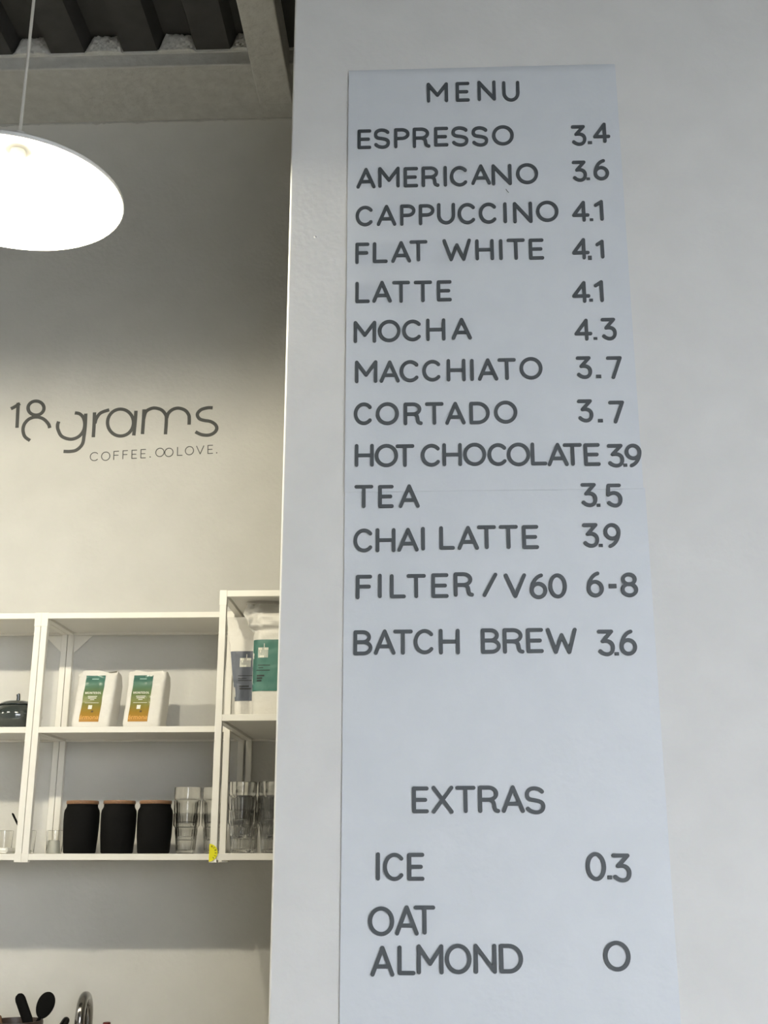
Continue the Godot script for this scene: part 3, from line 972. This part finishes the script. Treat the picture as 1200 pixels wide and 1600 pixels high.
func bag_spec(h: float, keys: Array, seed_: int, amp: Array, freq := 14.0) -> Dictionary:
	var f := FastNoiseLite.new()
	f.seed = seed_
	f.frequency = freq
	f.fractal_octaves = 3
	return {"h": h, "keys": keys, "noise": f, "amp": amp, "square": 5.0}

func label_text(spec: Dictionary, parent: Node, s: String, x: float, t: float, height: float, m: Material, bold := true, lean := 0.0) -> void:
	var p := bag_front(spec, x, t) + Vector3(0, 0, .0026)
	var o := part("printed_word", text_mesh(s, height, bold), m, parent, p)
	o.rotation.x = lean

func label_bar(spec: Dictionary, parent: Node, x: float, t: float, w: float, tall: float, m: Material, called := "print_line") -> void:
	part(called, bag_patch(spec, x - w * .5, x + w * .5, t, t + tall / spec.h, .0020, 6, 2), m, parent)

func build_coffee_bag(at: Vector3, hw: float, off: float, seed_: int, label: String) -> void:
	var spec := bag_spec(.182, [
		[0.0, hw * .97, .0, -.10, 0.0], [.08, hw, .002, -.103, 0.0], [.5, hw * 1.01, -.022, -.125, 0.0],
		[.80, hw * 1.02, -.040, -.135, 0.0], [.92, hw * 1.04, -.047, -.120, 0.0], [1.0, hw * 1.05, -.052, -.085, 0.0]], seed_, [.0009, .005, .90], 16.0)
	spec.ragged = .012
	spec.square = 9.0
	var t := thing("coffee_bag", label, "coffee bag", at, "white coffee bags with green to amber labels")
	part("bag_body", bag_mesh(spec), M.paper, t, Vector3.ZERO, "white foil bag body")
	var lb := part("label", bag_patch(spec, off - .031, off + .031, .10, .935), M.label_fade, t, Vector3.ZERO, "green to amber printed label")
	var lean := -.28
	label_text(spec, lb, "MONTESOL", off, .615, .0070, M.print_white, true, lean)
	label_text(spec, lb, "ármona", off, .175, .0125, M.print_orange, false, lean)
	for l in [[.86, .022, .0035], [.545, .030, .0022], [.515, .026, .0022], [.488, .014, .0018], [.435, .044, .0012]]:
		label_bar(spec, lb, off, l[0], l[1], l[2], M.print_teal if l[0] > .8 else M.print_white)
	label_bar(spec, lb, off - .003, .325, .012, .013, M.print_white, "print_mark")
	label_bar(spec, lb, off + .006, .265, .007, .006, M.print_brown, "print_mark")

func stretched_mark(spec: Dictionary, parent: Node, x: float, t0: float, t1: float, w: float) -> void:
	var n := 9
	for i in n:
		var xa := lerpf(x - w * .5, x + w * .5, float(i) / n)
		var tt := t1 + (.035 if i == 5 else 0.0)
		part("mark_stroke", bag_patch(spec, xa, xa + w / n * .58, t0, tt, .0020, 2, 8), M.print_white, parent)
	for r in [[t1 - .022, 0.0, .40], [t0, .10, .62], [(t0 + t1) * .5, .12, .30], [t1 - .022, .58, 1.0]]:
		part("mark_stroke", bag_patch(spec, x - w * .5 + w * r[1], x - w * .5 + w * r[2], r[0], r[0] + .02, .0021, 6, 2), M.print_white, parent)

func build_tall_bags() -> void:
	# grey-blue label, behind
	var spec := bag_spec(.325, [
		[0, .054, .036, -.04, 0.0], [.2, .055, .040, -.04, 0.0], [.62, .073, .036, -.03, 0.0], [.85, .084, .016, -.018, 0.0], [1, .091, .002, -.006, 0.0]], 61, [.002, .003, .6], 9.0)
	var t := thing("coffee_bag", "white coffee bag with grey blue label, flat pinched top, in the deep frame", "coffee bag", Vector3(-.532, 1.8935, -3.532))
	part("bag_body", bag_mesh(spec), M.paper, t)
	var lb := part("label", bag_patch(spec, -.0520, .0520, .19, .655, .0014, 20, 20, -.0702, .0702), M.label_blue, t, Vector3.ZERO, "grey blue printed label")
	stretched_mark(spec, lb, -.022, .505, .59, .034)
	for l in [[.42, -.022, .044], [.395, -.030, .026], [.375, -.020, .046]]:
		label_bar(spec, lb, l[1], l[0], l[2], .0022, M.print_dark)
	for l in [[.318, -.024, .030], [.295, -.020, .036]]:
		label_bar(spec, lb, l[1], l[0], l[2], .0042, M.print_dark)
	# green label, rolled crumpled top
	spec = bag_spec(.333, [
		[0, .070, .050, -.05, 0.0], [.1, .071, .052, -.05, 0.0], [.70, .071, .050, -.045, 0.0], [.765, .071, .044, -.038, 0.0],
		[.80, .084, .060, -.034, 0.0], [.88, .092, .058, -.026, -.001], [.96, .097, .044, -.016, 0.0], [1, .097, .030, -.004, 0.0]], 71, [.0018, .013, .70], 13.0)
	spec.rows = 70
	spec.ragged = .015
	t = thing("coffee_bag", "white coffee bag with sea green label and crumpled rolled top", "coffee bag", Vector3(-.446, 1.8935, -3.42))
	part("bag_body", bag_mesh(spec), M.paper, t)
	lb = part("label", bag_patch(spec, -.0680, .0680, .222, .675, .0014, 24, 20), M.label_green, t, Vector3.ZERO, "sea green printed label")
	stretched_mark(spec, lb, -.037, .515, .605, .030)
	for l in [[.445, -.034, .036], [.422, -.043, .014], [.400, -.036, .040]]:
		label_bar(spec, lb, l[1], l[0], l[2], .0022, M.print_dark)
	for l in [[.350, -.043, .022], [.328, -.046, .016], [.306, -.047, .014]]:
		label_bar(spec, lb, l[1], l[0], l[2], .0042, M.print_dark)

func build_canister(at: Vector3, label: String) -> void:
	var t := thing("canister", label, "canister", at, "black canisters with wooden lids")
	part("jar", lathe([[0, 0], [.046, 0], [.0485, .003], [.0525, .05], [.0542, .095], [.0540, .118], [.0525, .128], [.0485, .135], [.047, .139], [.047, .146], [.0445, .146], [.0445, .02], [0, .02]], 56), M.black, t, Vector3.ZERO, "matte black jar")
	part("lid", lathe([[0, .1462], [.0485, .1462], [.0492, .148], [.0492, .155], [.0482, .1565], [0, .1565]], 56), M.wood, t, Vector3.ZERO, "flat wooden lid")

# stacking tumbler: narrow foot, ribbed wall, step and wide mouth
func tumbler_mesh() -> ArrayMesh:
	var st := start()
	add_lathe(st, [[0, 0], [.0255, 0], [.0282, .002], [.0287, .008, 1], [.0316, .040, 1], [.0341, .068, 1], [.0346, .0745], [.0374, .0790], [.0402, .0830], [.0404, .088], [.0408, .116], [.0404, .1185], [.0394, .1185], [.0388, .116], [.0384, .086], [.0374, .0825], [.0324, .075], [.0294, .042], [.0266, .011], [0, .009]], 64, Vector3.ZERO, 22, .0006, Vector2(.004, .07))
	return st.commit()

func build_glasses() -> void:
	var mesh := tumbler_mesh()
	var y := 1.5166
	var stacks := [
		[Vector2(-.748, -3.675), "touching the third black canister", "beside the canisters"],
		[Vector2(-.664, -3.69), "against the frame post beside the yellow sticker", "beside the canisters"],
		[Vector2(-.538, -3.42), "at the front of the deep frame beside the post", "in the deep frame"],
		[Vector2(-.452, -3.42), "at the front of the deep frame between two stacks", "in the deep frame"],
		[Vector2(-.365, -3.43), "in the deep frame half behind the menu wall", "in the deep frame"],
		[Vector2(-.550, -3.60), "behind another stack in the deep frame beside post", "in the deep frame"],
		[Vector2(-.460, -3.60), "behind two other stacks in the deep frame", "in the deep frame"],
	]
	for p in stacks:
		for k in 3:
			var level: String = ["bottom", "middle", "top"][k]
			var t := thing("glass_tumbler", "%s ribbed tumbler of the stack %s" % [level, p[1]], "glass", Vector3(p[0].x, y + k * .0387, p[0].y), "stacked clear tumblers " + p[2])
			t.rotation.y = k * .4 + p[0].x * 9.0
			part("tumbler", mesh, M.glass, t)

func build_shelf_things() -> void:
	# dark glazed pot on the left frame's upper shelf
	var t := thing("lidded_pot", "dark green grey glazed round pot with stalk knob on shelf", "pot", Vector3(-1.322, 1.8935, -3.72))
	part("pot_body", lathe([[0, 0], [.052, 0], [.060, .004], [.074, .022], [.080, .042], [.077, .056], [.066, .072], [.060, .077], [.054, .078], [0, .078]], 64), M.pot, t)
	part("lid", lathe([[0, .0785], [.0615, .0785], [.062, .081], [.050, .089], [.026, .0945], [.010, .0965], [0, .097]], 64), M.pot, t)
	part("stalk_knob", tube([Vector3(0, .095, 0), Vector3(.0005, .106, 0), Vector3(-.001, .116, .001), Vector3(-.0015, .1165, .001)], [.0068, .0058, .0062, .004], 14), M.pot, t)
	# bottom left: tray, glass with a dark stirrer
	t = thing("serving_tray", "low white tray with rounded rim on the lowest shelf", "tray", Vector3(-1.46, 1.5168, -3.665))
	var st := start()
	add_rbox(st, Vector3(0, .0025, 0), Vector3(.36, .005, .095), .002)
	for s in [-1.0, 1.0]:
		add_tube(st, [Vector3(-.178, .0095, s * .043), Vector3(.178, .0095, s * .043)], [.0075], 16)
		add_tube(st, [Vector3(s * .1745, .0095, -.043), Vector3(s * .1745, .0095, .043)], [.0074], 16)
	part("tray_body", st.commit(), M.ceramic_white, t)
	var small := start()
	add_lathe(small, [[0, 0], [.023, 0], [.0245, .002], [.0275, .07], [.0265, .0705], [.0225, .008], [0, .007]], 40)
	var small_mesh := small.commit()
	t = thing("drinking_glass", "small clear glass holding a dark stirrer behind the white tray", "glass", Vector3(-1.272, 1.5168, -3.77))
	part("tumbler", small_mesh, M.glass, t)
	t = thing("stirrer", "thin dark stirrer leaning in a small glass", "stirrer", Vector3(-1.272, 1.5168, -3.77))
	part("rod", tube([Vector3(.014, .009, 0), Vector3(-.050, .119, .004), Vector3(-.053, .123, .004)], [.0030, .0034, .0018], 12), M.black, t)
	t = thing("drinking_glass", "small clear glass beside the upturned grey cup", "glass", Vector3(-1.186, 1.5168, -3.78))
	part("tumbler", small_mesh, M.glass, t)
	t = thing("upturned_cup", "small upturned pale grey cup beside black canister", "cup", Vector3(-1.160, 1.5168, -3.69))
	part("cup_body", lathe([[.0205, 0], [.0215, .0], [.0175, .036], [.0155, .0395], [0, .040], [0, .037], [.0150, .036], [.0195, 0], [.0205, 0]], 40), mat(Color(.66, .66, .62), .4), t)
	t = thing("drinking_glass", "small clear glass standing at the back of the lowest left shelf", "glass", Vector3(-1.352, 1.5168, -3.79))
	part("tumbler", small_mesh, M.glass, t)
	build_coffee_bag(Vector3(-1.0595, 1.8935, -3.640), .0615, -.0045, 81, "white coffee bag with green amber label, beside the frame post")
	build_coffee_bag(Vector3(-.8995, 1.8935, -3.640), .0595, -.0105, 85, "white coffee bag with green amber label, next to empty shelf space")
	build_canister(Vector3(-1.076, 1.5168, -3.68), "black canister with wooden lid next to upturned cup")
	build_canister(Vector3(-.9605, 1.5168, -3.68), "black canister with wooden lid between two black canisters")
	build_canister(Vector3(-.8475, 1.5168, -3.68), "black canister with wooden lid next to the stacked glasses")
	build_tall_bags()
	build_glasses()

func build_sticker(frame: Node3D) -> void:
	# round yellow sticker folded round the lower corner of the deep frame
	var o := frame.position
	var r := .0235
	var st := start()
	var n := 20
	for k in n:
		var a0 := lerpf(-PI / 2, PI / 2, float(k) / n)
		var a1 := lerpf(-PI / 2, PI / 2, float(k + 1) / n)
		var z := Vector3(0, 0, .0006)
		var p0 := Vector3(cos(a0) * r, sin(a0) * r, 0)
		var p1 := Vector3(cos(a1) * r, sin(a1) * r, 0)
		tri(st, z, p0 + z, p1 + z, Vector3.BACK, Vector3.BACK, Vector3.BACK)
		quad(st, p0, p1, p1 + z, p0 + z, Vector3((p0 + p1).x, (p0 + p1).y, 0).normalized())
		# the half folded back along the side
		tri(st, Vector3.ZERO, Vector3(0, p0.y, -p0.x), Vector3(0, p1.y, -p1.x), Vector3.LEFT, Vector3.LEFT, Vector3.LEFT)
		quad(st, Vector3(0, p0.y, -p0.x), Vector3(0, p1.y, -p1.x), Vector3(.0006, p1.y, -p1.x), Vector3(.0006, p0.y, -p0.x), Vector3(0, (p0 + p1).y, -(p0 + p1).x).normalized())
	var s := part("sticker", st.commit(), M.sticker, frame, Vector3(-.6055, 1.517, -3.2985) - o, "yellow round sticker folded round the corner")
	var word := "NCRETE"
	for i in word.length():
		var a := deg_to_rad(lerpf(68, -48, float(i) / (word.length() - 1)))
		var g := part("sticker_letter", text_mesh(word[i], .0046), M.print_dark, s, Vector3(cos(a) * .0182, sin(a) * .0182, .0008))
		g.rotation.z = a - PI / 2
	part("foot_tab", rbox(Vector3(.018, .005, .02), .001), M.frame, frame, Vector3(-.567, 1.4945, -3.345) - o)

func build_counter() -> void:
	var x0 := -2.9
	var w := .6
	for i in 5:
		var t := thing("base_cabinet", "white base cabinet under the pale worktop along the back wall", "cabinet", Vector3(x0 + w * (i + .5), 0, -3.6), "base cabinets along the back wall")
		part("cabinet_body", rbox(Vector3(w - .002, .76, .56), .002, Vector3(0, .48, -.01)), M.cabinet, t)
		part("plinth", rbox(Vector3(w - .002, .1, .5), .002, Vector3(0, .05, -.03)), M.metal_frame, t)
		var d := part("door", rbox(Vector3(w - .006, .75, .019), .002), M.cabinet, t, Vector3(0, .482, .281))
		part("handle", tube([Vector3(-.07, 0, .028), Vector3(.07, 0, .028)], [.005], 12), M.chrome, d, Vector3(0, .32, 0))
	var top := thing("worktop", "pale stone worktop along the back wall", "worktop", Vector3(-1.4, .862, -3.595))
	part("slab", rbox(Vector3(3.0, .038, .608), .003, Vector3(0, .019, 0)), M.worktop, top)
	# utensils in a brown crock
	var y := .9005
	var t := thing("utensil_crock", "brown glazed crock holding black kitchen utensils", "crock", Vector3(-1.208, y, -3.62))
	part("crock_body", lathe([[0, 0], [.062, 0], [.068, .006], [.075, .08], [.0765, .146], [.0755, .1515], [.0715, .1515], [.0705, .146], [.069, .08], [.062, .012], [0, .010]], 56), M.crock, t)
	t = thing("kitchen_utensil", "straight black round-ended utensil handle standing in brown crock", "utensil", Vector3(-1.16, y + .012, -3.62))
	part("rod", tube([Vector3(-.018, .006, 0), Vector3(-.009, .06, 0), Vector3(-.006, .11, .002), Vector3(-.015, .143, .003), Vector3(-.0395, .196, .004), Vector3(-.043, .2035, .004), Vector3(-.0455, .2085, .004), Vector3(-.0470, .2115, .004)], [.008, .011, .0145, .0155, .0155, .0135, .0095, .0015], 20, .6), M.black, t)
	t = thing("serving_spoon", "black oval serving spoon leaning out of brown crock", "utensil", Vector3(-1.19, y + .012, -3.652))
	part("stem", tube([Vector3(-.03, .006, 0), Vector3(.043, .148, 0)], [.005], 12), M.black, t)
	var sp := []
	var sr := []
	for i in 21:
		var u := .5 - .5 * cos(PI * lerpf(.1, 1.0, i / 20.0))
		sp.append(Vector3(lerpf(.040, .068, u), lerpf(.1405, .212, u), 0))
		sr.append(maxf(.0280 * sqrt(maxf(1.0 - pow(2.0 * u - 1.0, 2.0), 0.0)) * lerpf(.86, 1.0, u), .0006))
	part("bowl", tube(sp, sr, 24, .3), M.black, t)
	t = thing("wooden_spoon", "brown wooden spoon standing at the side of brown crock", "utensil", Vector3(-1.23, y + .012, -3.62))
	part("rod", tube(capsule(Vector3(.0, .006, 0), Vector3(-.030, .153, .0), .007), capsule_r(.007, .8), 16), M.wood, t)
	# tap
	t = thing("kitchen_tap", "chrome gooseneck tap on the worktop behind the crock", "tap", Vector3(-1.045, .9, -3.79))
	part("tap_base", lathe([[0, 0], [.027, 0], [.027, .006], [.023, .012], [.0215, .06], [.018, .066], [0, .066]], 32), M.chrome, t)
	var pts := [Vector3(0, .06, 0), Vector3(0, .12, 0)]
	for i in 17:
		var a := PI * i / 16.0
		pts.append(Vector3(0.006 * (1 - cos(a)), .140 + sin(a) * .066, .066 * (1 - cos(a))))
	pts.append(Vector3(.012, .10, .132))
	part("spout", tube(pts, [.0145], 24), M.chrome, t)
	part("lever", tube([Vector3(.018, .045, 0), Vector3(.05, .06, 0), Vector3(.075, .075, 0)], [.007, .006, .005], 14), M.chrome, t)
	t = thing("soap_dispenser", "black soap dispenser with rounded pump beside the tap", "dispenser", Vector3(-1.098, y, -3.70))
	part("bottle", lathe([[0, 0], [.028, 0], [.030, .003], [.030, .085], [.024, .1], [.013, .108], [.013, .118], [0, .118]], 36), M.black_gloss, t)
	part("pump", tube(capsule(Vector3(-.002, .118, 0), Vector3(.018, .150, .0), .011), capsule_r(.011, 1.0), 18), M.black_gloss, t)
	t = thing("sauce_bottle", "small dark bottle with red cap beside the tap", "bottle", Vector3(-.963, y, -3.70))
	part("bottle", lathe([[0, 0], [.021, 0], [.022, .003], [.022, .07], [.012, .095], [.0095, .118], [0, .118]], 32), M.crock, t)
	part("cap", lathe([[0, .1182], [.011, .1182], [.0112, .136], [.0098, .1375], [0, .1375]], 28), M.red, t)

func capsule(a: Vector3, b: Vector3, r: float) -> Array:
	var d := (b - a).normalized()
	return [a, a.lerp(b, .5), b - d * r, b - d * r * .5, b - d * r * .2, b - d * r * .05, b]

func capsule_r(r: float, start_: float) -> Array:
	return [r * start_, r * lerpf(start_, 1.0, .6), r, r * .87, r * .6, r * .31, r * .02]

# added unseen bar under the pendant lamps, bouncing their light onto the back wall
func build_bounce_bar() -> void:
	var t := thing("added_bounce_bar", "long white bar added to bounce light under the row of pendant lamps", "bounce_bar", Vector3(-2.4, 0, -2.15))
	part("bar_front", rbox(Vector3(3.7, 1.03, .04), .003, Vector3(0, .515, .26)), M.cabinet, t)
	part("bar_back", rbox(Vector3(3.7, 1.03, .04), .003, Vector3(0, .515, -.26)), M.cabinet, t)
	for s in [-1.0, 1.0]:
		part("bar_end", rbox(Vector3(.04, 1.03, .48), .003, Vector3(1.83 * s, .515, 0)), M.cabinet, t)
	part("bounce_bar_top", rbox(Vector3(3.8, .04, .70), .004, Vector3(0, 1.05, 0)), M.bounce_bar_top, t)
